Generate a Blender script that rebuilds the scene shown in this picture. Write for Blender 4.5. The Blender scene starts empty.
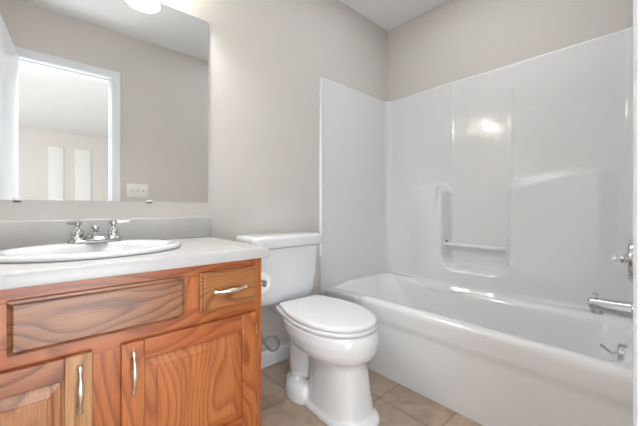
import bpy, bmesh, math, random
from mathutils import Vector, Matrix
C = bpy.context.scene.collection
PI = math.pi
YAW = math.radians(41.7)

# ------------------------------------------------------------------ camera
cd = bpy.data.cameras.new('camera'); cam = bpy.data.objects.new('camera', cd); C.objects.link(cam)
cam.location = (0, 0, 0.935)
cam.rotation_euler = (PI/2, 0, -YAW)
cd.sensor_width = 36; cd.lens = 307.5/640*36
cd.shift_y = -5.2/640
cd.clip_start = 0.01
bpy.context.scene.camera = cam

# ------------------------------------------------------------------ light and exposure
vs = bpy.context.scene.view_settings
vs.view_transform = 'Standard'; vs.look = 'None'; vs.gamma = 1; vs.use_curve_mapping = False
vs.exposure = 0.47
w = bpy.data.worlds.new('world'); bpy.context.scene.world = w; w.use_nodes = True
w.node_tree.nodes['Background'].inputs[0].default_value = (0.9, 0.95, 1, 1)
w.node_tree.nodes['Background'].inputs[1].default_value = 1.0

def area(name, loc, rot, sx, sy, power, col=(1, 1, 1)):
    l = bpy.data.lights.new(name, 'AREA'); l.shape = 'RECTANGLE'; l.size = sx; l.size_y = sy
    l.energy = power; l.color = col
    o = bpy.data.objects.new(name, l); C.objects.link(o); o.location = loc; o.rotation_euler = rot
    return o
# added area light at the bedroom's left side, standing in for daylight
area('window_daylight', (-2.4, -2.6, 1.45), (0, -PI/2, 0), 1.5, 2.6, 34, (0.97, 0.985, 1))
# added fill light outside the door, tilted towards the doorway, no fixture
area('bedroom_light', (0.12, -0.45, 2.37), (math.radians(25), 0, 0), 1.2, 0.3, 34, (.91, .955, 1))
# added area light on the bedroom floor, imitating bounce off sunlit carpet
area('sunlit_carpet', (0.2, -2.3, 0.02), (PI, 0, 0), 3.4, 3.4, 17, (.91, .955, 1))
# added fill light below the ceiling on the tub side, no fixture
area('ceiling_light', (1.52, .72, 2.425), (0, 0, 0), .6, .9, 3.0, (.95, .975, 1))
# added unseen fill light, low behind the camera, aimed up through the doorway
area('low_daylight', (0.12, -0.55, 0.46), (math.radians(128), 0, 0), 1.1, 0.8, 16, (.91, .955, 1))
BULB_POWER = 9.0

# ------------------------------------------------------------------ helpers
def link(name, me, parent=None, mats=(), loc=None):
    o = bpy.data.objects.new(name, me); C.objects.link(o)
    for m in mats: me.materials.append(m)
    if parent is not None:
        o.parent = parent
        off = parent.location if parent.parent is None else parent.parent.location
        me.transform(Matrix.Translation(-Vector(off)))
    elif loc is not None:
        me.transform(Matrix.Translation(-Vector(loc))); o.location = loc
    return o

def thing(name, label, cat, loc, group=None):
    o = bpy.data.objects.new(name, None); C.objects.link(o); o.location = loc
    o.empty_display_size = .05
    o['label'] = label; o['category'] = cat
    if group: o['group'] = group
    return o

def smooth(me, ang=35):
    for p in me.polygons: p.use_smooth = True
    try: me.set_sharp_from_angle(angle=math.radians(ang))
    except Exception: pass

class MB:
    def __init__(s): s.bm = bmesh.new(); s.mi = 0
    def _add(s, verts, faces):
        vs_ = [s.bm.verts.new(v) for v in verts]
        fs = []
        for f in faces:
            try:
                q = s.bm.faces.new([vs_[i] for i in f]); q.material_index = s.mi; fs.append(q)
            except ValueError: pass
        return vs_, fs
    def box(s, x0, x1, y0, y1, z0, z1, bev=0, seg=2):
        b = bmesh.new()
        bmesh.ops.create_cube(b, size=1)
        for v in b.verts:
            v.co = Vector(((x0+x1)/2+v.co.x*(x1-x0), (y0+y1)/2+v.co.y*(y1-y0), (z0+z1)/2+v.co.z*(z1-z0)))
        if bev: bmesh.ops.bevel(b, geom=b.edges[:], offset=bev, segments=seg, profile=.5, affect='EDGES')
        s.merge(b); return s
    def merge(s, b):
        b.verts.ensure_lookup_table(); b.verts.index_update()
        s._add([v.co.copy() for v in b.verts], [[v.index for v in f.verts] for f in b.faces]); b.free()
    def loft(s, rings, cap0=True, cap1=True, close=True):
        n = len(rings[0]); verts = [p for r in rings for p in r]; faces = []
        for i in range(len(rings)-1):
            for j in range(n if close else n-1):
                k = (j+1) % n
                faces.append([i*n+j, i*n+k, (i+1)*n+k, (i+1)*n+j])
        if cap0: faces.append(list(range(n))[::-1])
        if cap1: faces.append([(len(rings)-1)*n+j for j in range(n)])
        s._add(verts, faces); return s
    def lathe(s, prof, origin, axis='Z', n=24, cap=True, M=None):
        rings = []
        for r, h in prof:
            ring = []
            for i in range(n):
                a = 2*PI*i/n; p = (r*math.cos(a), r*math.sin(a), h)
                if axis == 'Y': p = (p[0], p[2], -p[1])
                elif axis == 'X': p = (p[2], p[0], p[1])
                v = Vector(p)
                if M: v = M @ v
                ring.append(Vector(origin)+v)
            rings.append(ring)
        return s.loft(rings, cap, cap)
    def tube(s, pts, rad, n=12, sx=1.0):
        pts = [Vector(p) for p in pts]
        if not hasattr(rad, '__len__'): rad = [rad]*len(pts)
        rings = []; up = None
        for i, p in enumerate(pts):
            t = (pts[min(i+1, len(pts)-1)]-pts[max(i-1, 0)]).normalized()
            if up is None:
                up = Vector((0, 0, 1)) if abs(t.z) < .9 else Vector((1, 0, 0))
            a = t.cross(up).normalized(); b = a.cross(t).normalized(); up = b
            rings.append([p + a*math.cos(2*PI*k/n)*rad[i]*sx + b*math.sin(2*PI*k/n)*rad[i] for k in range(n)])
        return s.loft(rings)
    def build(s, name, mats, parent=None, loc=None, sm=35):
        bmesh.ops.recalc_face_normals(s.bm, faces=s.bm.faces[:])
        me = bpy.data.meshes.new(name); s.bm.to_mesh(me); s.bm.free()
        if sm: smooth(me, sm)
        if not isinstance(mats, (list, tuple)): mats = [mats]
        return link(name, me, parent, mats, loc)

def struct(o): o['kind'] = 'structure'; return o
def tag(o, label, cat, group=None):
    o['label'] = label; o['category'] = cat
    if group: o['group'] = group
    return o
def catmull(pts, m=6):
    P = [Vector(p) for p in pts]; P = [P[0]*2-P[1]]+P+[P[-1]*2-P[-2]]; out = []
    for i in range(1, len(P)-2):
        for k in range(m):
            t = k/m
            out.append(.5*((2*P[i])+(P[i+1]-P[i-1])*t+(2*P[i-1]-5*P[i]+4*P[i+1]-P[i+2])*t*t+(3*P[i]-P[i-1]-3*P[i+1]+P[i+2])*t**3))
    out.append(P[-2]); return out
def sst(a, b, x):
    t = max(0, min(1, (x-a)/(b-a))); return t*t*(3-2*t)

# ------------------------------------------------------------------ materials
def srgb(r, g, b):
    f = lambda c: (c/255/12.92 if c/255 <= .04045 else ((c/255+.055)/1.055)**2.4)
    return (f(r), f(g), f(b), 1)
def mat(name, col, rough=.5, metal=0, coat=0, spec=.5, bump=0, bscale=200, vary=0, vscale=3):
    m = bpy.data.materials.new(name); m.use_nodes = True; nt = m.node_tree; p = nt.nodes['Principled BSDF']
    p.inputs['Base Color'].default_value = col; p.inputs['Roughness'].default_value = rough
    p.inputs['Metallic'].default_value = metal; p.inputs['Coat Weight'].default_value = coat
    p.inputs['Specular IOR Level'].default_value = spec
    tc = nt.nodes.new('ShaderNodeTexCoord')
    if vary:
        n = nt.nodes.new('ShaderNodeTexNoise'); n.inputs['Scale'].default_value = vscale; n.inputs['Detail'].default_value = 5
        nt.links.new(tc.outputs['Object'], n.inputs['Vector'])
        r = nt.nodes.new('ShaderNodeValToRGB')
        r.color_ramp.elements[0].position = .3; r.color_ramp.elements[1].position = .7
        r.color_ramp.elements[0].color = tuple(c*(1-vary) for c in col[:3])+(1,)
        r.color_ramp.elements[1].color = tuple(min(1, c*(1+vary*.6)) for c in col[:3])+(1,)
        nt.links.new(n.outputs['Fac'], r.inputs['Fac']); nt.links.new(r.outputs['Color'], p.inputs['Base Color'])
    if bump:
        n = nt.nodes.new('ShaderNodeTexNoise'); n.inputs['Scale'].default_value = bscale; n.inputs['Detail'].default_value = 3
        nt.links.new(tc.outputs['Object'], n.inputs['Vector'])
        b = nt.nodes.new('ShaderNodeBump'); b.inputs['Strength'].default_value = bump; b.inputs['Distance'].default_value = .002
        nt.links.new(n.outputs['Fac'], b.inputs['Height']); nt.links.new(b.outputs['Normal'], p.inputs['Normal'])
    return m

def wood(name, axis, dark, mid, light, seed=0, rings=9.0):
    """oak with growth rings and pores, grain along an axis"""
    m = bpy.data.materials.new(name); m.use_nodes = True; nt = m.node_tree; p = nt.nodes['Principled BSDF']
    N = nt.nodes.new; L = nt.links.new
    tc = N('ShaderNodeTexCoord')
    def mapping(along, across, off):
        mp = N('ShaderNodeMapping'); s = [across]*3; s[{'x': 0, 'y': 1, 'z': 2}[axis]] = along
        mp.inputs['Scale'].default_value = s; mp.inputs['Location'].default_value = (off, off*1.7, off*.6)
        L(tc.outputs['Object'], mp.inputs['Vector']); return mp
    n1 = N('ShaderNodeTexNoise'); n1.inputs['Scale'].default_value = 1; n1.inputs['Detail'].default_value = .8
    L(mapping(1.9, 6.0, seed).outputs[0], n1.inputs['Vector'])
    sep = N('ShaderNodeSeparateXYZ'); L(tc.outputs['Object'], sep.inputs[0])
    ac = N('ShaderNodeMath'); ac.operation = 'MULTIPLY'; ac.inputs[1].default_value = rings*2.6; L(sep.outputs['Z' if axis == 'x' else 'X'], ac.inputs[0])
    nm = N('ShaderNodeMath'); nm.operation = 'MULTIPLY'; nm.inputs[1].default_value = rings*1.15; L(n1.outputs['Fac'], nm.inputs[0])
    mu = N('ShaderNodeMath'); mu.operation = 'ADD'; L(ac.outputs[0], mu.inputs[0]); L(nm.outputs[0], mu.inputs[1])
    fr = N('ShaderNodeMath'); fr.operation = 'FRACT'; L(mu.outputs[0], fr.inputs[0])
    r1 = N('ShaderNodeValToRGB'); e = r1.color_ramp.elements
    e[0].position = 0; e[0].color = dark; e[1].position = .30; e[1].color = mid
    a = e.new(.80); a.color = light; b = e.new(1.0); b.color = dark
    L(fr.outputs[0], r1.inputs['Fac'])
    n2 = N('ShaderNodeTexNoise'); n2.inputs['Scale'].default_value = 1; n2.inputs['Detail'].default_value = 3
    L(mapping(14, 420, seed+3).outputs[0], n2.inputs['Vector'])
    r2 = N('ShaderNodeValToRGB'); r2.color_ramp.elements[0].position = .40; r2.color_ramp.elements[1].position = .56
    r2.color_ramp.elements[0].color = (.70, .64, .60, 1); r2.color_ramp.elements[1].color = (1, 1, 1, 1)
    L(n2.outputs['Fac'], r2.inputs['Fac'])
    mx = N('ShaderNodeMix'); mx.data_type = 'RGBA'; mx.blend_type = 'MULTIPLY'; mx.inputs['Factor'].default_value = .6
    L(r1.outputs['Color'], mx.inputs[6]); L(r2.outputs['Color'], mx.inputs[7])
    n3 = N('ShaderNodeTexNoise'); n3.inputs['Scale'].default_value = 1; n3.inputs['Detail'].default_value = 2
    L(mapping(1.5, 22, seed+9).outputs[0], n3.inputs['Vector'])
    r3 = N('ShaderNodeValToRGB'); r3.color_ramp.elements[0].position = .35; r3.color_ramp.elements[1].position = .65
    r3.color_ramp.elements[0].color = (.86, .82, .78, 1); r3.color_ramp.elements[1].color = (1.0, 1.0, 1.0, 1)
    L(n3.outputs['Fac'], r3.inputs['Fac'])
    mx2 = N('ShaderNodeMix'); mx2.data_type = 'RGBA'; mx2.blend_type = 'MULTIPLY'; mx2.inputs['Factor'].default_value = 1
    L(mx.outputs[2], mx2.inputs[6]); L(r3.outputs['Color'], mx2.inputs[7])
    L(mx2.outputs[2], p.inputs['Base Color'])
    p.inputs['Roughness'].default_value = .38; p.inputs['Coat Weight'].default_value = .25; p.inputs['Coat Roughness'].default_value = .25
    bp = N('ShaderNodeBump'); bp.inputs['Strength'].default_value = .15; bp.inputs['Distance'].default_value = .001
    L(n2.outputs['Fac'], bp.inputs['Height']); L(bp.outputs['Normal'], p.inputs['Normal'])
    return m

M = {}
M['wall'] = mat('wall_paint', srgb(214, 210, 205), .6, bump=.12, bscale=260)
M['ceil'] = mat('ceiling_paint', srgb(243, 244, 245), .85, bump=.5, bscale=90)
M['trim'] = mat('trim_paint', srgb(236, 239, 243), .3)
M['door'] = mat('door_paint', srgb(234, 237, 241), .32)
M['porcelain'] = mat('porcelain', srgb(228, 230, 232), .08, coat=.5)
M['seatp'] = mat('seat_plastic', srgb(226, 227, 228), .22)
M['acrylic'] = mat('acrylic', srgb(231, 232, 233), .15, coat=.3)
M['counter'] = mat('counter_laminate', srgb(192, 191, 190), .3, vary=.045, vscale=14)
M['chrome'] = mat('chrome', (.60, .60, .61, 1), .10, 1)
M['steel'] = mat('brushed_nickel', (.62, .58, .52, 1), .28, 1)
M['pewter'] = mat('pull_metal', (.86, .80, .70, 1), .3, 1)
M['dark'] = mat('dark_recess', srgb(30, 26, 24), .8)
M['plastic'] = mat('white_plastic', srgb(240, 240, 236), .35)
M['paper'] = mat('tissue_paper', srgb(240, 240, 240), .9, bump=.2, bscale=120)
M['hose'] = mat('braided_hose', (.42, .42, .43, 1), .4, .8, bump=.8, bscale=600)
M['carpet'] = mat('bedroom_carpet', srgb(190, 180, 166), .95, bump=.6, bscale=300)
M['bedwall'] = mat('bedroom_wall_paint', srgb(234, 230, 225), .6)
M['acryl_clear'] = mat('clear_knob', (.85, .87, .88, 1), .08, .3)
mm = bpy.data.materials.new('mirror_glass'); mm.use_nodes = True
p = mm.node_tree.nodes['Principled BSDF']; p.inputs['Base Color'].default_value = (.86, .875, .88, 1); p.inputs['Metallic'].default_value = 1; p.inputs['Roughness'].default_value = .0
M['mirror'] = mm
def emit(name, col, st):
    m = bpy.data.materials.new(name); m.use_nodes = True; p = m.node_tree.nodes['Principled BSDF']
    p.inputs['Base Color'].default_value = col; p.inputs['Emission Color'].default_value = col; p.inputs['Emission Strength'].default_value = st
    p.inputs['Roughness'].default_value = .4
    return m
M['blind'] = emit('lit_window_blind', srgb(240, 240, 238), .07)  # faint glow imitating patches of light on the bedroom wall
M['bulb'] = emit('lit_bulb', (1, .95, .86, 1), .7)
def shade_glass():
    m = bpy.data.materials.new('frosted_shade_glass'); m.use_nodes = True; nt = m.node_tree
    N = nt.nodes.new; L = nt.links.new; out = nt.nodes['Material Output']; p = nt.nodes['Principled BSDF']
    p.inputs['Base Color'].default_value = srgb(246, 236, 212); p.inputs['Roughness'].default_value = .3
    tp = N('ShaderNodeBsdfTransparent'); m2 = N('ShaderNodeMixShader'); m2.inputs[0].default_value = .4
    tr = N('ShaderNodeBsdfTranslucent'); tr.inputs['Color'].default_value = srgb(250, 242, 222)
    mx = N('ShaderNodeMixShader'); mx.inputs[0].default_value = .5
    L(p.outputs[0], mx.inputs[1]); L(tr.outputs[0], mx.inputs[2]); L(mx.outputs[0], m2.inputs[1]); L(tp.outputs[0], m2.inputs[2]); L(m2.outputs[0], out.inputs['Surface']); return m
M['shade'] = shade_glass()

# tile floor
def tile():
    m = bpy.data.materials.new('floor_tile'); m.use_nodes = True; nt = m.node_tree; p = nt.nodes['Principled BSDF']
    N = nt.nodes.new; L = nt.links.new
    tc = N('ShaderNodeTexCoord'); mp = N('ShaderNodeMapping'); mp.inputs['Location'].default_value = (-1.221+.302*10, -.634+.302*10, 0)
    L(tc.outputs['Object'], mp.inputs['Vector'])
    b = N('ShaderNodeTexBrick'); b.offset = 0; b.squash = 1
    b.inputs['Scale'].default_value = 1; b.inputs['Brick Width'].default_value = .302; b.inputs['Row Height'].default_value = .302
    b.inputs['Mortar Size'].default_value = .0032; b.inputs['Mortar Smooth'].default_value = .3; b.inputs['Bias'].default_value = 0
    b.inputs['Color1'].default_value = (.0, 0, 0, 1); b.inputs['Color2'].default_value = (1, 1, 1, 1)
    L(mp.outputs[0], b.inputs['Vector'])
    n = N('ShaderNodeTexNoise'); n.inputs['Scale'].default_value = 9; n.inputs['Detail'].default_value = 7; n.inputs['Roughness'].default_value = .62; n.inputs['Distortion'].default_value = 1.2
    L(tc.outputs['Object'], n.inputs['Vector'])
    r = N('ShaderNodeValToRGB'); e = r.color_ramp.elements
    e[0].position = .3; e[0].color = srgb(168, 146, 126); e[1].position = .72; e[1].color = srgb(200, 182, 163)
    L(n.outputs['Fac'], r.inputs['Fac'])
    r2 = N('ShaderNodeValToRGB'); r2.color_ramp.elements[0].color = (.88, .87, .86, 1); r2.color_ramp.elements[1].color = (1, 1, 1, 1)
    L(b.outputs['Color'], r2.inputs['Fac'])
    mx = N('ShaderNodeMix'); mx.data_type = 'RGBA'; mx.blend_type = 'MULTIPLY'; mx.inputs['Factor'].default_value = 1
    L(r.outputs['Color'], mx.inputs[6]); L(r2.outputs['Color'], mx.inputs[7])
    mg = N('ShaderNodeMix'); mg.data_type = 'RGBA'; L(b.outputs['Fac'], mg.inputs['Factor'])
    L(mx.outputs[2], mg.inputs[6]); mg.inputs[7].default_value = srgb(138, 118, 100)
    L(mg.outputs[2], p.inputs['Base Color']); p.inputs['Roughness'].default_value = .42
    bp = N('ShaderNodeBump'); bp.inputs['Strength'].default_value = .5; bp.inputs['Distance'].default_value = .002; bp.invert = True
    L(b.outputs['Fac'], bp.inputs['Height']); L(bp.outputs['Normal'], p.inputs['Normal'])
    return m
M['tile'] = tile()
OAK_D, OAK_M, OAK_L = srgb(150, 88, 50), srgb(196, 124, 70), srgb(212, 146, 88)
M['oak_x'] = wood('oak_grain_across', 'x', srgb(154, 82, 42), srgb(180, 99, 52), srgb(189, 111, 60), 1, 9)
M['oak_z'] = wood('oak_grain_upright', 'z', srgb(156, 84, 42), srgb(185, 106, 55), srgb(192, 116, 63), 5, 9)
M['oak_px'] = wood('oak_panel_across', 'x', srgb(116, 74, 50), srgb(158, 104, 68), srgb(162, 112, 78), 3, 19) #srgb(135, 86, 60), srgb(178, 118, 78), srgb(187, 130, 88), 3, 24)
M['oak_pz'] = wood('oak_panel_upright', 'z', srgb(168, 94, 50), srgb(192, 114, 64), srgb(196, 122, 70), 8, 11) #srgb(165, 92, 50), srgb(189, 115, 65), srgb(194, 123, 73), 8, 22)
M['oak_stile'] = wood('oak_stile_light', 'z', srgb(153, 104, 68), srgb(190, 141, 93), srgb(198, 149, 103), 15, 7)
M['oak_red'] = wood('oak_rail_reddish', 'x', srgb(126, 75, 52), srgb(167, 106, 75), srgb(176, 116, 83), 21, 12)
M['oak_pz2'] = wood('oak_panel_striped', 'z', srgb(135, 84, 57), srgb(185, 130, 90), srgb(189, 132, 90), 12, 12)
M['oak_drawer'] = wood('oak_drawer_front', 'x', srgb(133, 82, 45), srgb(174, 111, 60), srgb(185, 125, 72), 31, 14)

# ------------------------------------------------------------------ room shell
YB, XR, YF, XL, H = 1.573, 2.176, 0.008, -0.62, 2.44
def slab(name, x0, x1, y0, y1, z0, z1, m):
    return struct(MB().box(x0, x1, y0, y1, z0, z1).build(name, m, sm=0))
slab('floor', XL-.1, XR+.1, -.05, YB+.1, -.05, 0, M['tile'])
slab('ceiling', XL-.1, XR+.1, -.055, YB+.1, H, H+.08, M['ceil'])
slab('wall_back', XL-.1, XR+.1, YB, YB+.1, 0, H, M['wall'])
slab('wall_right', XR, XR+.1, -.112, YB, 0, H, M['wall'])
slab('wall_left', XL-.1, XL, -.112, YB, 0, H, M['wall'])
OX0, OX1, OZ = -0.175, 0.425, 2.045                   # door opening (rough)
b = MB(); b.box(XL, OX0, YF-.12, YF, 0, H); b.box(OX1, XR, YF-.12, YF, 0, H); b.box(OX0, OX1, YF-.12, YF, OZ, H)
struct(b.build('wall_front', M['wall'], sm=0))
# jamb, stops and casing
b = MB(); JT = .012
b.box(OX0, OX0+JT, YF-.121, YF+.001, 0, OZ-JT, .001); b.box(OX1-JT, OX1, YF-.121, YF+.001, 0, OZ-JT, .001); b.box(OX0, OX1, YF-.121, YF+.001, OZ-JT, OZ, .001)
b.box(OX1-JT-.01, OX1-JT, YF-.075, YF-.04, 0, OZ-JT-.01, .001); b.box(OX0+JT, OX1-JT, YF-.075, YF-.04, OZ-JT-.01, OZ-JT, .001)
struct(b.build('door_2', M['trim']))
def casing(y0, sgn, name):
    b = MB(); wd = .062
    def prof(t):   # thickness over the width, from the inner edge
        return [(0, 0), (0, .009), (.004, .011), (.03, .013), (.044, .0145), (.056, .0145), (wd, .011), (wd, 0)]
    iz = OZ-JT+.004; ix0 = OX0+JT-.004; ix1 = OX1-JT+.004
    pr = prof(0); rings = []
    for (cx, cz, dx, dz) in ((ix0, 0, -1, 0), (ix0, iz, -1, 1), (ix1, iz, 1, 1), (ix1, 0, 1, 0)):
        rings.append([Vector((cx+dx*a, y0+sgn*t, cz+dz*a)) for a, t in pr])
    b.loft(rings); return struct(b.build(name, M['trim'], sm=20))
casing(YF, 1, 'trim_1'); casing(YF-.12, -1, 'trim_2')
def baseboard(name, x0, x1, y0, y1, axis):
    b = MB(); h, t = .09, .013
    P = [(0, 0), (t, 0), (t, h-.02), (t-.004, h-.012), (t-.006, h-.004), (t-.009, h), (0, h)]
    if axis == 'back': rings = [[Vector((x, YB-a, z)) for a, z in P] for x in (x0, x1)]
    elif axis == 'left': rings = [[Vector((XL+a, y, z)) for a, z in P] for y in (y0, y1)]
    else: rings = [[Vector((x, YF+a, z)) for a, z in P] for x in (x0, x1)]
    b.loft(rings); return struct(b.build(name, M['trim'], sm=20))
baseboard('baseboard_back', .628, 1.392, 0, 0, 'back')
baseboard('baseboard_front', OX1+.055, 1.385, 0, 0, 'front')
baseboard('baseboard_left', 0, 0, YF+.01, YB-.57, 'left')

# door leaf, swung open into the room
def door_leaf():
    wl, t, hh = .615, .035, 2.032
    b = MB(); b.box(0, wl, -t/2, t/2, .012, hh, .0015)
    return b
lo = (-.166, .028, 0)
me_o = door_leaf().build('door_1', M['door'], sm=20)
struct(me_o); me_o.location = lo; me_o.rotation_euler = (0, 0, math.radians(94.0))
b = MB()
for s in (-1, 1):
    b.lathe([(.03, 0), (.031, .004), (.012, .008), (.011, .03), (.024, .04), (.028, .052), (.02, .064), (.0, .066)], (.555, s*.0175, .93), 'Y', 20, True, Matrix.Scale(s, 3, Vector((0, 1, 0))) if s < 0 else None)
k = b.build('door_handle', M['steel']); k.parent = me_o

# the room beyond the door, seen only in the mirror
BX0, BX1, BY = -2.5, 3.0, -4.95
slab('floor_bedroom', BX0, BX1, BY, -.05, -.05, -.002, M['carpet'])
slab('ceiling_bedroom', BX0, BX1, BY-.1, -.055, H, H+.08, M['ceil'])
slab('wall_bedroom_far', BX0, BX1, BY-.1, BY, 0, H, M['bedwall'])
slab('wall_bedroom_left', BX0-.1, BX0, BY, -.112, 0, H, M['bedwall'])
slab('wall_bedroom_right', BX1, BX1+.1, BY, -.112, 0, H, M['bedwall'])
b = MB(); b.box(BX0, XL, -.112, -.02, 0, H); b.box(XR, BX1, -.112, -.02, 0, H)
struct(b.build('wall_bedroom_near', M['bedwall'], sm=0))
for i, (x0, x1) in enumerate(((.03, .255), (.44, .70))):  # glowing panels added to imitate two patches of light on the far wall
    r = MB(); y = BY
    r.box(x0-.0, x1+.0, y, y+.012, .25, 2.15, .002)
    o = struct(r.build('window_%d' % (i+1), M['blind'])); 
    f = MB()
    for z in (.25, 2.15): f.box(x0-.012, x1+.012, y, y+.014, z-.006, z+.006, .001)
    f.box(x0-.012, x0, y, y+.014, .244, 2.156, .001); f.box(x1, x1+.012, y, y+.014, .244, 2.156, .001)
    f.build('window_frame', M['bedwall'], parent=o)  # thin wall-coloured border of the added panel

# ------------------------------------------------------------------ tub and surround
TX0, TX1, TY0, TY1 = 1.39, 2.163, .058, 1.560
def rrect(x0, x1, y0, y1, r, z, n=160, fx=None):
    """rounded rectangle resampled by direction so that rings correspond"""
    pts = []
    per = []
    cs = [(x1-r, y1-r, 0), (x0+r, y1-r, 90), (x0+r, y0+r, 180), (x1-r, y0+r, 270)]
    q = n//8
    for k, (cx, cy, a0) in enumerate(cs):
        for j in range(q+1):
            a = math.radians(a0+90*j/q); per.append(Vector((cx+r*math.cos(a), cy+r*math.sin(a), z)))
        nx = cs[(k+1) % 4]; a = math.radians(a0+90)
        p0 = per[-1]; p1 = Vector((nx[0]+r*math.cos(a), nx[1]+r*math.sin(a), z))
        m_ = 14 if k in (0, 2) else 40
        for j in range(1, m_): per.append(p0.lerp(p1, j/m_))
    if fx: per = [fx(v) for v in per]
    return per
def inset(v):
    s = sst(1.20, 1.27, v.y); x = v.x
    if x < 1.47: x += s*.062
    z = v.z
    if z > .3: z -= (z-.3)/.11*(.034*s*(1-.6*sst(1.5, 1.7, v.x))+.016*(1-s)*sst(1.55, 1.9, v.x))
    return Vector((x, v.y, z))
t = thing('bathtub', 'white acrylic alcove bathtub with a rounded apron, right of the toilet', 'bathtub', (1.776, .81, 0))
b = MB()
rings = []
for (x0, x1, y0, y1, r, z) in [
    (1.402, 2.170, .012, 1.568, .004, .0), (1.402, 2.170, .012, 1.568, .004, .06), (1.400, 2.170, .012, 1.568, .004, .27), (1.399, 2.170, .012, 1.568, .004, .290),
    (1.394, 2.170, .012, 1.568, .004, .304), (1.3925, 2.170, .012, 1.568, .004, .32), (1.3915, 2.170, .012, 1.568, .004, .37),
    (1.392, 2.170, .012, 1.568, .006, .388), (1.398, 2.168, .014, 1.567, .01, .402), (1.408, 2.166, .020, 1.566, .014, .408), (1.42, 2.164, .03, 1.565, .02, .410),
    (1.450, 2.105, .075, 1.545, .05, .409), (1.466, 2.085, .09, 1.53, .07, .402), (1.478, 2.068, .10, 1.515, .09, .386),
    (1.488, 2.058, .11, 1.49, .11, .36), (1.500, 2.052, .125, 1.44, .13, .30), (1.515, 2.045, .15, 1.37, .14, .20), (1.535, 2.035, .18, 1.30, .14, .13),
    (1.56, 2.02, .22, 1.24, .12, .095), (1.60, 2.01, .28, 1.15, .10, .08), (1.68, 1.93, .5, .95, .08, .076)]:
    rings.append(rrect(x0, x1, y0, y1, r, z, fx=inset))
b.loft(rings)
b.build('tub_shell', M['acrylic'], t, sm=60)
b = MB(); b.lathe([(.001, .004), (.02, .006), (.03, .004), (.034, .0)], (1.78, .36, .078)); b.build('drain', M['chrome'], t)

# surround: one moulded shell, path along three walls
def surround():
    path = []      # (x, y, nx, ny)  n = outward into the room
    R = .05; R2 = .095
    xa, xb, ya, yb = 1.41, TX1, TY0, TY1
    path += [(1.394, YB-.001, -1, 0), (1.394, 1.562, -1, 0), (1.396, 1.555, -.7, -.7), (1.401, 1.5515, 0, -1), (1.408, 1.5515, 0, -1), (1.412, 1.554, .6, -.8), (1.416, 1.559, .4, -.9), (1.424, yb, 0, -1)]
    n = 40
    for i in range(1, n+1): path.append((1.424+(xb-R-1.424)*i/n, yb, 0, -1))
    for i in range(1, 9):
        a = PI/2*i/8; path.append((xb-R+R*math.sin(a), yb-R+R*math.cos(a), -math.sin(a), -math.cos(a)))
    n = 200
    for i in range(1, n+1): path.append((xb, yb-R+(ya+R2-(yb-R))*i/n, -1, 0))
    for i in range(1, 9):
        a = PI/2*i/8; path.append((xb-R2+R2*math.cos(a), ya+R2-R2*math.sin(a), -math.cos(a), math.sin(a)))
    n = 40
    for i in range(1, n+1): path.append((xb-R2+(1.424-(xb-R2))*i/n, ya, 0, 1))
    path += [(1.416, ya+.001, .4, .9), (1.411, ya+.003, .4, .9), (1.404, ya+.004, 0, 1), (1.398, ya, -.7, .7), (1.396, ya-.006, -1, 0), (1.396, YF+.001, -1, 0)]
    T = .075
    def D(x, y, z):
        if x < xb-.095 or (x < xb-.02 and y < .5): 
            if y < .5: return .020*sst(1.45, 1.6, x)*sst(2.12, 1.95, x)
            return 0
        if x < xb-.02: return 0
        edge = sst(1.54, 1.44, y)*sst(.14, .24, y)
        yc, hy, z0, z1, r = .838, .190, .530, 2.6, .075
        qx = abs(y-yc)-(hy-r)
        zc, hz = (z0+z1)/2, (z1-z0)/2
        qz = abs(z-zc)-(hz-r)
        dn = math.hypot(max(qx, 0), max(qz, 0))+min(max(qx, qz), 0)-r
        def sh(ya_, yb_, zt, r):
            yc = (ya_+yb_)/2; hy = abs(yb_-ya_)/2
            qx = abs(y-yc)-(hy-r); qz = (z-zt)+r
            return math.hypot(max(qx, 0), max(qz, 0))+min(max(qx, qz), 0)-r
        if y > yc:
            d = max(-dn, sh(1.020, 2.0, 1.10, .09)); fade = sst(1.42, 1.10, y)
            v = 1.2*T*fade*sst(.024, -.032, d)*(1-sst(1.06, 1.13, y)*(1-sst(1.16, .80, z)))
        else:
            d = max(-dn, sh(-.6, .660, 1.10+.03*sst(.62, .35, y), .09)); k = sst(.95, .50, z); fade = (sst(.10, .6, y)*.40+.12)*(1-k)+k*sst(.10, .75, y)
            v = T*fade*sst(.030, -.045, d)
        if z < .62 and y > .60:
            m = sst(1.42, 1.10, y)*sst(.10, .75, y)
            v = max(v, T*(1+.2*sst(yc, yc+.17, y))*m*sst(.022, -.03, max(-dn, z-.62)))
        for yr in (1.012, .635):
            v += .0022*max(0, 1-abs(y-yr)/.009)**.7*(1 if z > .56 else 0)*sst(1.83, 1.81, z)
        v += .02*min(1, max(0, (.425-z)/.05))**2
        return v*edge
    zs = [.352]+[.36+i*(1.815-.36)/155 for i in range(156)]+[1.822, 1.828, 1.8315, 1.833, 1.833]
    rings = []
    for k, z in enumerate(zs):
        back = {0: 0}.get(k, 0)
        if k == len(zs)-4: back = .0015
        elif k == len(zs)-3: back = .004
        elif k == len(zs)-2: back = .0085
        elif k == len(zs)-1: back = .0125
        ring = []
        for (x, y, nx, ny) in path:
            d = D(x, y, z)-back
            ring.append(Vector((x+nx*d, y+ny*d, z)))
        rings.append(ring)
    b = MB(); b.loft(rings, False, False, close=False)
    for v in b.bm.verts:
        v.co.x = min(v.co.x, XR-.001); v.co.y = max(min(v.co.y, YB-.0005), YF+.0005)
    return b
t2 = thing('tub_surround', 'glossy white moulded tub surround with recessed soap niche above the bathtub', 'shower surround', (1.78, .81, .40))
o = surround().build('wall_panel', M['acrylic'], t2, sm=70)
b = MB()
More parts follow.
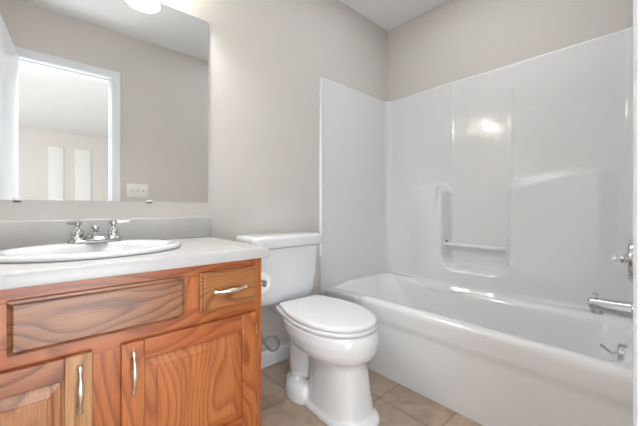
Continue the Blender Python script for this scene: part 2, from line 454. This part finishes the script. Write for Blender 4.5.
b.tube(catmull([(2.120, 1.046, .680), (2.112, 1.02, .680), (2.110, .95, .680), (2.110, .75, .680), (2.112, .69, .680), (2.125, .655, .680)]), .0135, 12)
b.build('towel_bar', M['acrylic'], t2)
b = MB(); b.lathe([(.0, .006), (.006, .005), (.0075, 0)], (2.118, 1.031, .700), 'Y', 12, True, Matrix.Scale(-1, 3, Vector((0, 1, 0)))); b.build('bar_socket', M['dark'], t2)

# tub spout, valve, trip lever
t = thing('tub_spout', 'chrome tub spout with a diverter pull, on the end wall over the bathtub', 'faucet', (1.78, .058, .53))
b = MB()
pts = [(1.78, .0785, .518), (1.78, .11, .517), (1.78, .15, .516), (1.78, .20, .517), (1.78, .216, .517), (1.78, .223, .516)]
b.tube(pts, [.034, .0325, .031, .029, .027, .020], 24)
b.lathe([(.037, 0), (.037, .006), (.034, .012)], (1.78, .0785, .518), 'Y')
b.tube([(1.78, .197, .51), (1.78, .198, .480)], [.024, .022], 16)
b.build('spout_body', M['chrome'], t)
b = MB(); b.tube([(1.78, .202, .543), (1.78, .202, .558)], .004, 10); b.lathe([(.0, -.001), (.008, 0), (.009, .005), (.007, .01), (0, .011)], (1.78, .202, .556)); b.build('diverter_knob', M['chrome'], t)
t = thing('shower_valve', 'round chrome shower valve plate with clear knob above the tub spout', 'faucet', (1.78, .058, .72))
b = MB(); b.lathe([(.088, 0), (.0885, .010), (.084, .018), (.06, .024), (.026, .028), (.020, .034), (.016, .036), (.015, .044), (.0, .045)], (1.78, .0785, .722), 'Y', 40); b.build('escutcheon', M['chrome'], t)
b = MB(); b.lathe([(.007, .0), (.007, .018), (.016, .019), (.0175, .023), (.017, .029), (.012, .032), (0, .033)], (1.78, .115, .722), 'Y', 24); b.build('knob', M['acryl_clear'], t)
t = thing('trip_lever', 'small chrome overflow lever inside the tub, below the spout', 'drain lever', (1.78, .115, .33))
b = MB(); b.lathe([(.0, -.02), (.036, -.02), (.036, .004), (.031, .009), (.0, .011)], (1.78, .122, .335), 'Y', 28); b.build('overflow_plate', M['chrome'], t)
b = MB(); b.tube([(1.78, .133, .330), (1.78, .150, .322), (1.779, .168, .336), (1.778, .186, .348)], [.0045, .0045, .0045, .006], 10); b.build('lever', M['steel'], t)

# ------------------------------------------------------------------ vanity
VX0, VX1, VF, VB = -.375, .622, 1.038, YB-.002
t = thing('vanity_cabinet', 'honey oak bathroom vanity cabinet under the white counter', 'cabinet', (.12, 1.3, 0))
b = MB(); ZT = .745
b.mi = 0
b.box(VX0, VX0+.016, VF+.019, VB, 0.0, ZT); b.box(VX1-.016, VX1, VF+.019, VB, 0.0, ZT)
b.mi = 1
b.box(VX0+.016, VX1-.016, VF+.019, VB, .10, .116); b.box(VX0+.016, VX1-.016, VB-.01, VB, .116, ZT)
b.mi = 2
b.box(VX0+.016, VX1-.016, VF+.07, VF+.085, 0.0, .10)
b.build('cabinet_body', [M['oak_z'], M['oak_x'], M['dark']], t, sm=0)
# face frame: stiles, rails
b = MB(); y0, y1 = VF, VF+.0185; bv = .0012
b.mi = 0
st = [(VX0, -.312), (-.132, -.055), (.322, .392), (.58, VX1)]
b.box(VX0, -.312, y0, y1, .09, ZT, bv); b.box(.58, VX1, y0, y1, .09, ZT, bv)
b.box(.085, .168, y0, y1, .13, .535, bv)
b.box(.322, .392, y0, y1, .600, .708, bv); b.box(-.125, -.055, y0, y1, .600, .708, bv)
b.mi = 1
for z0, z1 in ((.708, ZT), (.53, .600), (.09, .13)):
    b.box(-.312, .58, y0+.0003, y1, z0, z1, bv)
b.build('face_frame', [M['oak_stile'] if False else M['oak_z'], M['oak_x']], t, sm=20)

def panel_front(name, x0, x1, z0, z1, m, edge=.010):
    """slab front with a routed edge"""
    b = MB(); yf = VF-.019; yb_ = VF-.0006
    def R(i, y): return [Vector((x0+i, y, z0+i)), Vector((x1-i, y, z0+i)), Vector((x1-i, y, z1-i)), Vector((x0+i, y, z1-i))]
    b.loft([R(.007, yb_), R(.007, VF-.005), R(0, VF-.0052), R(0, yf+.010), R(.002, yf+.009), R(.0065, yf+.006), R(edge-.002, yf+.004), R(edge, yf+.001), R(edge+.002, yf)])
    return b.build(name, m, t, sm=15)
def pull(parent, cx, cz, vert, yf):
    """cast bow pull with swelling grip and pointed feet"""
    b = MB(); hl = .0635
    n = 28; pts = []; rad = []
    for i in range(n+1):
        u = -1+2*i/n; a = abs(u)
        off = .024*(1-a**2.6)**.6 if a < 1 else 0
        off = .003+.021*(1-a**3)
        r = .0036+.0050*math.exp(-(u/.42)**2)
        if a > .70: r = .0036+.0042*math.exp(-((a-.88)/.09)**2)
        if a > .97: r = .0022
        p = (cx, yf-off, cz+u*hl) if vert else (cx+u*hl, yf-off, cz)
        pts.append(p); rad.append(r)
    b.tube(pts, rad, 12)
    for u in (-1, 1):
        p0 = Vector((cx, yf-.0002, cz+u*.055)) if vert else Vector((cx+u*.055, yf-.0002, cz))
        sc = Matrix.Diagonal((1, 1, 1.5)) if vert else Matrix.Diagonal((1.5, 1, 1))
        b.lathe([(.0072, 0), (.0072, .002), (.0055, .005), (.004, .012)], p0, 'Y', 16, True, sc @ Matrix.Scale(-1, 3, Vector((0, 1, 0))))
    return b.build('handle', M['pewter'], parent)
def door(x0, x1, z0, z1, ms, hinge_x, hx):
    b = MB(); yf = VF-.019; yb_ = VF-.0006; sw = .058
    def strip(pa, pb, pc, pd):   # quad plate a-b-c-d seen from front, extruded to back
        b.loft([[Vector((p[0], y, p[1])) for p in (pa, pb, pc, pd)] for y in (yb_, yf+.0015)] +
               [[Vector((p[0]+(.0012 if p[0] == min(q[0] for q in (pa, pb, pc, pd)) else -.0012), yf, p[1]+(.0012 if p[1] == min(q[1] for q in (pa, pb, pc, pd)) else -.0012))) for p in (pa, pb, pc, pd)]])
    b.mi = 0
    b.box(x0, x0+sw, yf, yb_-.0045, z0, z1, .003, 2); b.box(x1-sw, x1, yf, yb_-.0045, z0, z1, .003, 2); b.box(x0+.009, x0+sw-.005, yb_-.005, yb_, z0+.009, z1-.009); b.box(x1-sw+.005, x1-.009, yb_-.005, yb_, z0+.009, z1-.009)
    b.mi = 1
    b.box(x0+sw-.0005, x1-sw+.0005, yf+.0002, yb_-.0045, z1-sw, z1-.0004, .003, 2); b.box(x0+sw-.0005, x1-sw+.0005, yf+.0002, yb_-.0045, z0+.0004, z0+sw, .003, 2)
    d = b.build('door', [ms[0], ms[1]], t, sm=20)
    b = MB(); X0, X1, Z0, Z1 = x0+sw, x1-sw, z0+sw, z1-sw
    def R(i, y): return [Vector((X0+i, y, Z0+i)), Vector((X1-i, y, Z0+i)), Vector((X1-i, y, Z1-i)), Vector((X0+i, y, Z1-i))]
    b.loft([R(-.001, yb_-.001), R(-.001, yf+.013), R(.004, yf+.013), R(.005, yf+.0125), R(.032, yf+.0050), R(.0335, yf+.0022), R(.035, yf+.0018)])
    b.build('panel', ms[2], d, sm=10)
    pull(d, hx, .462, True, yf)
    for z in (z0+.06, z1-.07):
        b = MB(); b.tube([(hinge_x, yf+.012, z-.02), (hinge_x, yf+.012, z+.02)], .004, 8)
        b.build('hinge', M['steel'], d)
    return d
door(.159, .590, .115, .547, (M['oak_z'], M['oak_x'], M['oak_pz']), .593, .187)
door(-.338, .093, .115, .550, (M['oak_stile'], M['oak_red'], M['oak_pz2']), -.341, .066)
panel_front('false_drawer_front', -.069, .334, .583, .713, M['oak_px'])
d = panel_front('drawer', .382, .590, .583, .716, M['oak_drawer']); pull(d, .483, .650, False, VF-.019)
d = panel_front('drawer', -.325, -.117, .583, .716, M['oak_drawer']); pull(d, -.221, .650, False, VF-.019)

# countertop with backsplash and oval cut-out
SX, SY = .130, 1.296
t = thing('countertop', 'white laminate vanity countertop with rounded front edge and backsplash', 'countertop', (.12, 1.3, .745))
b = MB()
CX0, CX1, CF, CB = -.40, .638, 1.010, YB-.001
ha, hb = .243, .186
n = 96
def on_rect(a, x0, x1, y0, y1):
    dx, dy = math.cos(a), math.sin(a)
    k = min((x1-SX)/dx if dx > 1e-9 else (x0-SX)/dx if dx < -1e-9 else 1e9, (y1-SY)/dy if dy > 1e-9 else (y0-SY)/dy if dy < -1e-9 else 1e9)
    return SX+dx*k, SY+dy*k
angs = sorted([2*PI*i/n for i in range(n)]+[math.atan2(y-SY, x-SX) % (2*PI) for x in (CX0, CX1) for y in (CF, CB)])
def orect(i, z):
    return [Vector((*on_rect(a, CX0+i, CX1-i, CF+i, CB), z)) for a in angs]
def hole(z): return [Vector((SX+ha*math.cos(a), SY+hb*math.sin(a), z)) for a in angs]
b.loft([hole(.752), hole(.786), orect(.010, .786), orect(.006, .7852), orect(.003, .7835), orect(.0008, .780), orect(0, .776), orect(0, .750), orect(.001, .747), orect(.004, .7455), orect(.05, .7455), hole(.7455), hole(.752)], False, False)
b.build('counter_slab', M['counter'], t, sm=40)
b = MB(); b.box(CX0, .636, CB-.019, CB, .7865, .888, .004, 3); b.build('backsplash', M['counter'], t)

# sink
t = thing('bathroom_sink', 'white oval drop-in sink set into the vanity countertop', 'sink', (SX, SY, .786))
def ell(a, bb, z, cy=SY, n=72): return [Vector((SX+a*1.047*math.cos(2*PI*i/n), cy+bb*math.sin(2*PI*i/n), z)) for i in range(n)]
b = MB()
b.loft([ell(.225, .178, .7825), ell(.251, .203, .7866), ell(.256, .208, .790), ell(.2565, .2085, .795), ell(.253, .205, .8005), ell(.246, .198, .8035), ell(.236, .186, .8045, SY-.002),
        ell(.220, .158, .8035, SY-.014), ell(.212, .149, .800, SY-.018), ell(.206, .143, .792, SY-.019), ell(.195, .134, .765, SY-.018), ell(.175, .118, .725, SY-.014), ell(.14, .095, .69, SY-.008),
        ell(.09, .065, .668, SY), ell(.035, .03, .660, SY), ell(.022, .022, .658, SY), ell(.022, .022, .650, SY),
        ell(.05, .045, .650, SY), ell(.15, .10, .682, SY-.008), ell(.185, .128, .722, SY-.014), ell(.205, .144, .765, SY-.018), ell(.2245, .1775, .7824)], False, False)
b.build('basin', M['porcelain'], t, sm=70)
b = MB(); b.lathe([(.0, .002), (.016, .003), (.021, .001), (.0215, -.004), (0, -.004)], (SX, SY, .660)); b.build('drain', M['chrome'], t)

# faucet
FY = 1.458; FX = .1435; FZ = .8045
t = thing('faucet', 'chrome two-handle centerset faucet at the back of the oval sink', 'faucet', (FX, FY, FZ))
b = MB()
def stad(hx, hy, z, n=40):
    out = []
    for i in range(n):
        a = 2*PI*i/n; c, s_ = math.cos(a), math.sin(a)
        out.append(Vector((FX+(hx-hy)*(1 if c > 0 else -1)*(1 if abs(c) > 1e-6 else 0)+hy*c, FY+hy*s_, z)))
    return out
b.loft([stad(.086, .028, FZ-.001), stad(.086, .028, FZ+.006), stad(.083, .0255, FZ+.011), stad(.076, .020, FZ+.0125)])
b.build('base_plate', M['chrome'], t, sm=40)
# spout: wide low wedge coming forward
b = MB()
secs = []
for (y, z0, z1, w0, w1) in ((FY+.020, FZ+.009, FZ+.036, .036, .018), (FY+.008, FZ+.009, FZ+.041, .040, .021), (FY-.020, FZ+.009, FZ+.042, .042, .023),
                            (FY-.050, FZ+.012, FZ+.040, .036, .022), (FY-.080, FZ+.014, FZ+.036, .028, .019), (FY-.098, FZ+.015, FZ+.031, .022, .016), (FY-.105, FZ+.017, FZ+.027, .015, .012)):
    ring = []
    for i in range(20):
        a = 2*PI*i/20; c, s_ = math.cos(a), math.sin(a)
        zz = (z0+z1)/2+(z1-z0)/2*(abs(s_)**.35)*(1 if s_ > 0 else -1)
        ww = w0+(w1-w0)*(zz-z0)/(z1-z0)
        ring.append(Vector((FX+ww*(abs(c)**.45)*(1 if c > 0 else -1), y, zz)))
    secs.append(ring)
b.loft(secs); b.build('spout', M['chrome'], t, sm=45)
b = MB(); b.tube([(FX, FY+.016, FZ+.03), (FX, FY+.016, FZ+.050)], .005, 10); b.lathe([(0, -.001), (.010, 0), (.0135, .004), (.0135, .011), (.009, .016), (0, .018)], (FX, FY+.016, FZ+.046)); b.build('lift_rod', M['chrome'], t)
for s, la in ((-1, math.radians(200)), (1, math.radians(-5))):
    hx = FX+s*.0565
    b = MB()
    b.lathe([(.0225, .009), (.0225, .014), (.0185, .018), (.0185, .022), (.0195, .032), (.0175, .042), (.0115, .050), (.0085, .055), (.0085, .062), (.011, .065), (.0155, .067), (.0155, .078), (.012, .0805), (0, .081)], (hx, FY, FZ), 'Z', 28)
    h = b.build('faucet_handle', M['chrome'], t)
    b = MB(); dx, dy = math.cos(la), math.sin(la)
    if s < 0: dx, dy = math.cos(math.radians(245)), math.sin(math.radians(245))
    P = [Vector((hx+dx*r, FY+dy*r, FZ+z)) for r, z in ((.008, .0725), (.025, .0735), (.05, .0745), (.066, .075), (.07, .075))]
    b.tube(P, [.0068, .0055, .0048, .005, .003], 12, 1.1)
    b.build('lever', M['chrome'], h)

# mirror
t = thing('wall_mirror', 'large frameless wall mirror above the vanity backsplash', 'mirror', (.1, YB, .962))
b = MB(); b.box(-.40, .624, YB-.0065, YB-.0005, .963, 1.893, .0008, 1); b.build('glass', M['mirror'], t, sm=0)
for x in (-.078, .352):
    b = MB(); b.box(x-.012, x+.012, YB-.0095, YB-.0005, .955, .9625, .001); b.box(x-.012, x+.012, YB-.0095, YB-.0068, .955, .970, .001); b.build('mirror_clip', M['acryl_clear'], t)

# vanity light bar (seen in the mirror)
t = thing('vanity_light', 'three-shade vanity light bar with frosted bell shades above the mirror', 'light fixture', (.146, YB, 2.03))
b = MB(); b.box(-.20, .49, YB-.022, YB-.0005, 2.01, 2.10, .006, 3); b.build('back_plate', M['steel'], t)
for i in range(3):
    x = .350-.23*i; y = YB-.118; z = 1.925
    b = MB(); b.tube(catmull([(x, YB-.02, 2.055), (x, YB-.07, 2.07), (x, YB-.115, 2.065), (x, y, 2.04)]), .007, 10); b.lathe([(.012, .03), (.026, .025), (.03, .0), (.03, -.012), (.0, -.012)], (x, y, 2.025))
    b.build('arm', M['steel'], t)
    b = MB(); b.lathe([(.030, .092), (.034, .085), (.040, .06), (.050, .032), (.064, .010), (.074, .001), (.0745, -.003), (.072, -.002), (.062, .008), (.048, .030), (.038, .058), (.031, .085)], (x, y, z), 'Z', 40, False)
    sh = b.build('lamp_shade', M['shade'], t, sm=60)
    b = MB(); b.lathe([(.010, .10), (.012, .098), (.018, .085), (.022, .072), (.020, .058), (.012, .050), (0, .048)], (x, y, z), 'Z', 24); b.build('bulb', M['bulb'], sh)
    l = bpy.data.lights.new('bulb_light', 'POINT'); l.energy = BULB_POWER; l.color = (1, .99, .98); l.shadow_soft_size = .018
    o = bpy.data.objects.new('bulb_light', l); C.objects.link(o); o.location = (x, y, z+.034)

# light switch on the front wall (seen in the mirror)
t = thing('light_switch', 'white three-gang toggle switch plate beside the door casing, seen in mirror', 'light switch', (.607, YF, 1.088))
b = MB(); b.box(.524, .690, YF+.0003, YF+.0065, 1.030, 1.146, .0025, 2); b.build('switch_plate', M['plastic'], t)
for x in (.561, .607, .653):
    b = MB(); b.box(x-.0045, x+.0045, YF+.006, YF+.016, 1.080, 1.095, .0015); b.build('toggle', M['steel'], t)

# ------------------------------------------------------------------ toilet
TC = 1.044
t = thing('toilet', 'white two-piece elongated toilet with closed lid between vanity and bathtub', 'toilet', (TC, 1.2, 0))
TROT = Matrix.Translation((TC, 1.37, 0)) @ Matrix.Rotation(math.radians(-3.2), 4, 'Z') @ Matrix.Translation((-TC, -1.37, 0))
def egg(cx, yb_, yf_, hw, z, n=64, pw=2.0, wide=.45, pb=2.6):
    """egg outline: yb_ back, yf_ front tip, widest at a share 'wide' from the back"""
    ym = yb_+(yf_-yb_)*wide; out = []
    for i in range(n):
        a = 2*PI*i/n; c, s_ = math.cos(a), math.sin(a)
        if s_ >= 0:
            e = 2/pb; x = hw*abs(c)**e*(1 if c > 0 else -1); y = ym+(yb_-ym)*abs(s_)**e
        else:
            e = 2/pw; x = hw*abs(c)**e*(1 if c > 0 else -1); y = ym+(yf_-ym)*abs(s_)**e
        out.append(Vector((cx+x, y, z)))
    return out
def lidline(i, z, back=1.352, front=.832, hw=.184, hb=.135, r=.028):
    """seat outline: straight back with small corner radius, widening, then an ellipse to the tip"""
    back -= i; front += i; hw -= i; hb -= i; ym = 1.09; right = []
    for k in range(7):
        a = PI/2*(1-k/6); right.append((hb-r+r*math.cos(a), back-r+r*math.sin(a)))
    for k in range(1, 13):
        u = k/13; right.append((hb+(hw-hb)*math.sin(u*PI/2), back-r+(ym-back+r)*u))
    for k in range(0, 20):
        a = PI/2*k/20; right.append((hw*math.cos(a)**.92 if k < 20 else 0, ym-(ym-front)*math.sin(a)))
    right.append((0, front))
    pts = [(TC+x, y, z) for x, y in right]+[(TC-x, y, z) for x, y in right[-2::-1]]
    return [Vector(p) for p in pts]
b = MB()
# bowl
b.loft([egg(TC, 1.17, .87, .095, .20), egg(TC, 1.19, .862, .112, .262), egg(TC, 1.22, .845, .142, .274), egg(TC, 1.26, .830, .165, .288), egg(TC, 1.29, .820, .179, .312), egg(TC, 1.32, .815, .188, .35), egg(TC, 1.335, .820, .187, .382), egg(TC, 1.338, .828, .188, .393), egg(TC, 1.335, .845, .178, .398)])
# rear shelf under the tank
b.loft([[Vector((TC+sx*w_, y, z)) for sx, y in ((-1, 1.50), (-1, 1.27), (1, 1.27), (1, 1.50))] for w_, z in ((.07, .33), (.10, .36), (.115, .39), (.12, .412))])
# pedestal column
b.loft([egg(TC, 1.20, .82, .126, 0.0, pw=2.7), egg(TC, 1.20, .82, .126, .020, pw=2.7), egg(TC, 1.19, .840, .114, .034, pw=2.7), egg(TC, 1.17, .855, .110, .10, pw=2.6), egg(TC, 1.16, .868, .104, .20, pw=2.5), egg(TC, 1.16, .868, .104, .25), egg(TC, 1.16, .86, .122, .29)])
# foot flange reaching back
b.loft([egg(TC, 1.40, .808, .126, 0.0, pw=2.7, wide=.6), egg(TC, 1.40, .808, .126, .022, pw=2.7, wide=.6), egg(TC, 1.38, .825, .114, .034, pw=2.7, wide=.6)])
# trapway behind the column
b.tube(catmull([(TC, 1.275, .35), (TC, 1.278, .24), (TC, 1.275, .14), (TC, 1.26, .02)]), [.092]*6+[.088]*6+[.09]*7, 24)
# bolt bosses
for s in (-1, 1):
    b.loft([[Vector((TC+s*.098+r*.95*math.cos(a*PI/12), 1.205+r*1.5*math.sin(a*PI/12), z)) for a in range(24)] for r, z in ((.060, 0), (.060, .04), (.055, .065), (.042, .084), (.02, .092))])
for v in b.bm.verts: v.co = TROT @ v.co
o = b.build('bowl', M['porcelain'], t)
md = o.modifiers.new('rm', 'REMESH'); md.mode = 'VOXEL'; md.voxel_size = .005; md.use_smooth_shade = True
md = o.modifiers.new('sm', 'SMOOTH'); md.factor = .6; md.iterations = 12
for s in (-1, 1):
    b = MB(); b.lathe([(.016, -.006), (.016, .002), (.012, .010), (.006, .014), (0, .015)], TROT @ Vector((TC+s*.108, 1.205, .088))); b.build('bolt_cap', M['plastic'], t)
# seat ring and lid
b = MB()
S_ = lambda i, z: lidline(i, z, 1.362, .830, .187, .144, .02)
b.loft([S_(.006, .3985), S_(.001, .401), S_(0, .408), S_(.002, .413), S_(.008, .4160)])
for v in b.bm.verts: v.co = TROT @ v.co
b.build('seat', M['seatp'], t, sm=50)
b = MB()
b.loft([lidline(.008, .4162), lidline(.002, .418), lidline(0, .422), lidline(0, .429), lidline(.002, .4335), lidline(.007, .437), lidline(.02, .439), lidline(.028, .4397)])
for v in b.bm.verts: v.co = TROT @ v.co
b.build('seat_lid', M['seatp'], t, sm=50)
for s in (-1, 1):
    b = MB(); b.tube([TROT @ Vector((TC+s*.07-.018, 1.372, .410)), TROT @ Vector((TC+s*.07+.018, 1.372, .410))], .010, 14)
    b.build('seat_hinge', M['seatp'], t)
# tank, tapered
KC = 1.003
def trr(hw, yf_, yb_, r, z, n=6, bow=.012):
    out = []
    x0, x1 = KC-hw, KC+hw
    for (cx, cy, a0) in ((x1-r, yb_-r*.4, 0), (x0+r, yb_-r*.4, 90), (x0+r, yf_+r, 180), (x1-r, yf_+r, 270)):
        rr = r
        for j in range(n+1):
            a = math.radians(a0+90*j/n); ry = rr*.4 if a0 < 180 else rr
            x = cx+rr*math.cos(a); y = cy+ry*math.sin(a)
            out.append([x, y])
        if a0 == 180:
            for j in range(1, 12):
                k = j/12; x = (x0+r)+(x1-x0-2*r)*k; out.append([x, yf_])
    for p in out:
        if p[1] < yf_+r+.001: p[1] -= bow*(1-((p[0]-KC)/hw)**2)
    return [Vector((p[0], p[1], z)) for p in out]
b = MB()
b.loft([trr(.168, 1.415, YB-.022, .04, .4120), trr(.188, 1.400, YB-.020, .04, .420), trr(.196, 1.392, YB-.019, .04, .436), trr(.202, 1.386, YB-.018, .04, .46), trr(.213, 1.376, YB-.016, .04, .58), trr(.222, 1.370, YB-.014, .04, .718), trr(.218, 1.374, YB-.018, .04, .7215)])
b.build('tank', M['porcelain'], t, sm=50)
b = MB()
b.loft([trr(.222, 1.366, YB-.012, .035, .7220), trr(.231, 1.357, YB-.008, .035, .7245), trr(.233, 1.354, YB-.007, .035, .732), trr(.233, 1.354, YB-.007, .035, .764), trr(.231, 1.356, YB-.009, .035, .775), trr(.222, 1.364, YB-.013, .035, .783), trr(.20, 1.382, YB-.03, .03, .7865), trr(.12, 1.43, YB-.06, .03, .788)])
b.build('tank_lid', M['porcelain'], t, sm=60)
b = MB(); b.lathe([(.013, 0), (.013, .008), (0, .009)], (KC-.217, 1.43, .665), 'X', 16, True, Matrix.Scale(-1, 3, Vector((1, 0, 0)))); b.tube([(KC-.230, 1.43, .665), (KC-.232, 1.40, .662), (KC-.230, 1.375, .656)], [.006, .005, .006], 10); b.build('flush_lever', M['chrome'], t)

# water supply: stop valve and braided hose
t = thing('supply_line', 'grey braided water supply hose with stop valve behind the vanity edge', 'hose', (.72, 1.5, 0))
b = MB()
b.tube(catmull([(.858, 1.46, .405), (.858, 1.46, .37), (.862, 1.46, .32), (.868, 1.46, .26), (.885, 1.455, .205), (.925, 1.445, .150), (.962, 1.44, .150), (.975, 1.44, .185), (.952, 1.45, .215), (.905, 1.462, .212), (.865, 1.475, .175), (.83, 1.485, .13), (.80, 1.49, .10), (.79, 1.49, .075)], 10), .0066, 10)
b.build('braided_hose', M['hose'], t, sm=60)
b = MB(); b.tube([(.79, 1.49, .04), (.79, 1.49, .085)], .010, 12); b.tube([(.79, 1.558, .05), (.79, 1.475, .05)], .008, 12)
b.tube([(.79, 1.475, .05), (.79, 1.455, .05)], .015, 12)
b.lathe([(.0, -.004), (.026, -.004), (.026, 0), (.0, .001)], (.79, 1.5585, .05), 'Y', 20); b.build('stop_valve', M['chrome'], t)
b = MB(); b.tube([(.858, 1.46, .392), (.858, 1.46, .4125)], .011, 8); b.build('coupling_nut', M['plastic'], t)

# toilet paper on the side of the vanity
t = thing('toilet_paper_holder', 'chrome toilet paper holder fixed to the side of the vanity', 'paper holder', (.622, 1.16, .62))
PX, PZ = .673, .622
b = MB()
for y in (1.100, 1.232):
    b.box(.6225, .628, y-.014, y+.014, PZ-.016, PZ+.016, .002)
    b.tube([(.628, y, PZ), (PX, y, PZ)], .006, 10)
    b.box(PX-.008, PX+.010, y-.006, y+.006, PZ-.013, PZ+.013, .003)
b.tube([(PX, 1.104, PZ), (PX, 1.228, PZ)], .007, 12)
b.build('bracket', M['chrome'], t)
b = MB(); prof = [(.0125, 1.112), (.038, 1.112), (.0395, 1.1135), (.0395, 1.2155), (.038, 1.217), (.0125, 1.217), (.0125, 1.112)]
b.lathe([(r, y) for r, y in prof], (PX, 0, PZ), 'Y', 40, False)
o = b.build('toilet_paper_roll', M['paper'], loc=(PX, 1.165, PZ)); tag(o, 'white toilet paper roll hanging between vanity side and toilet tank', 'toilet paper')
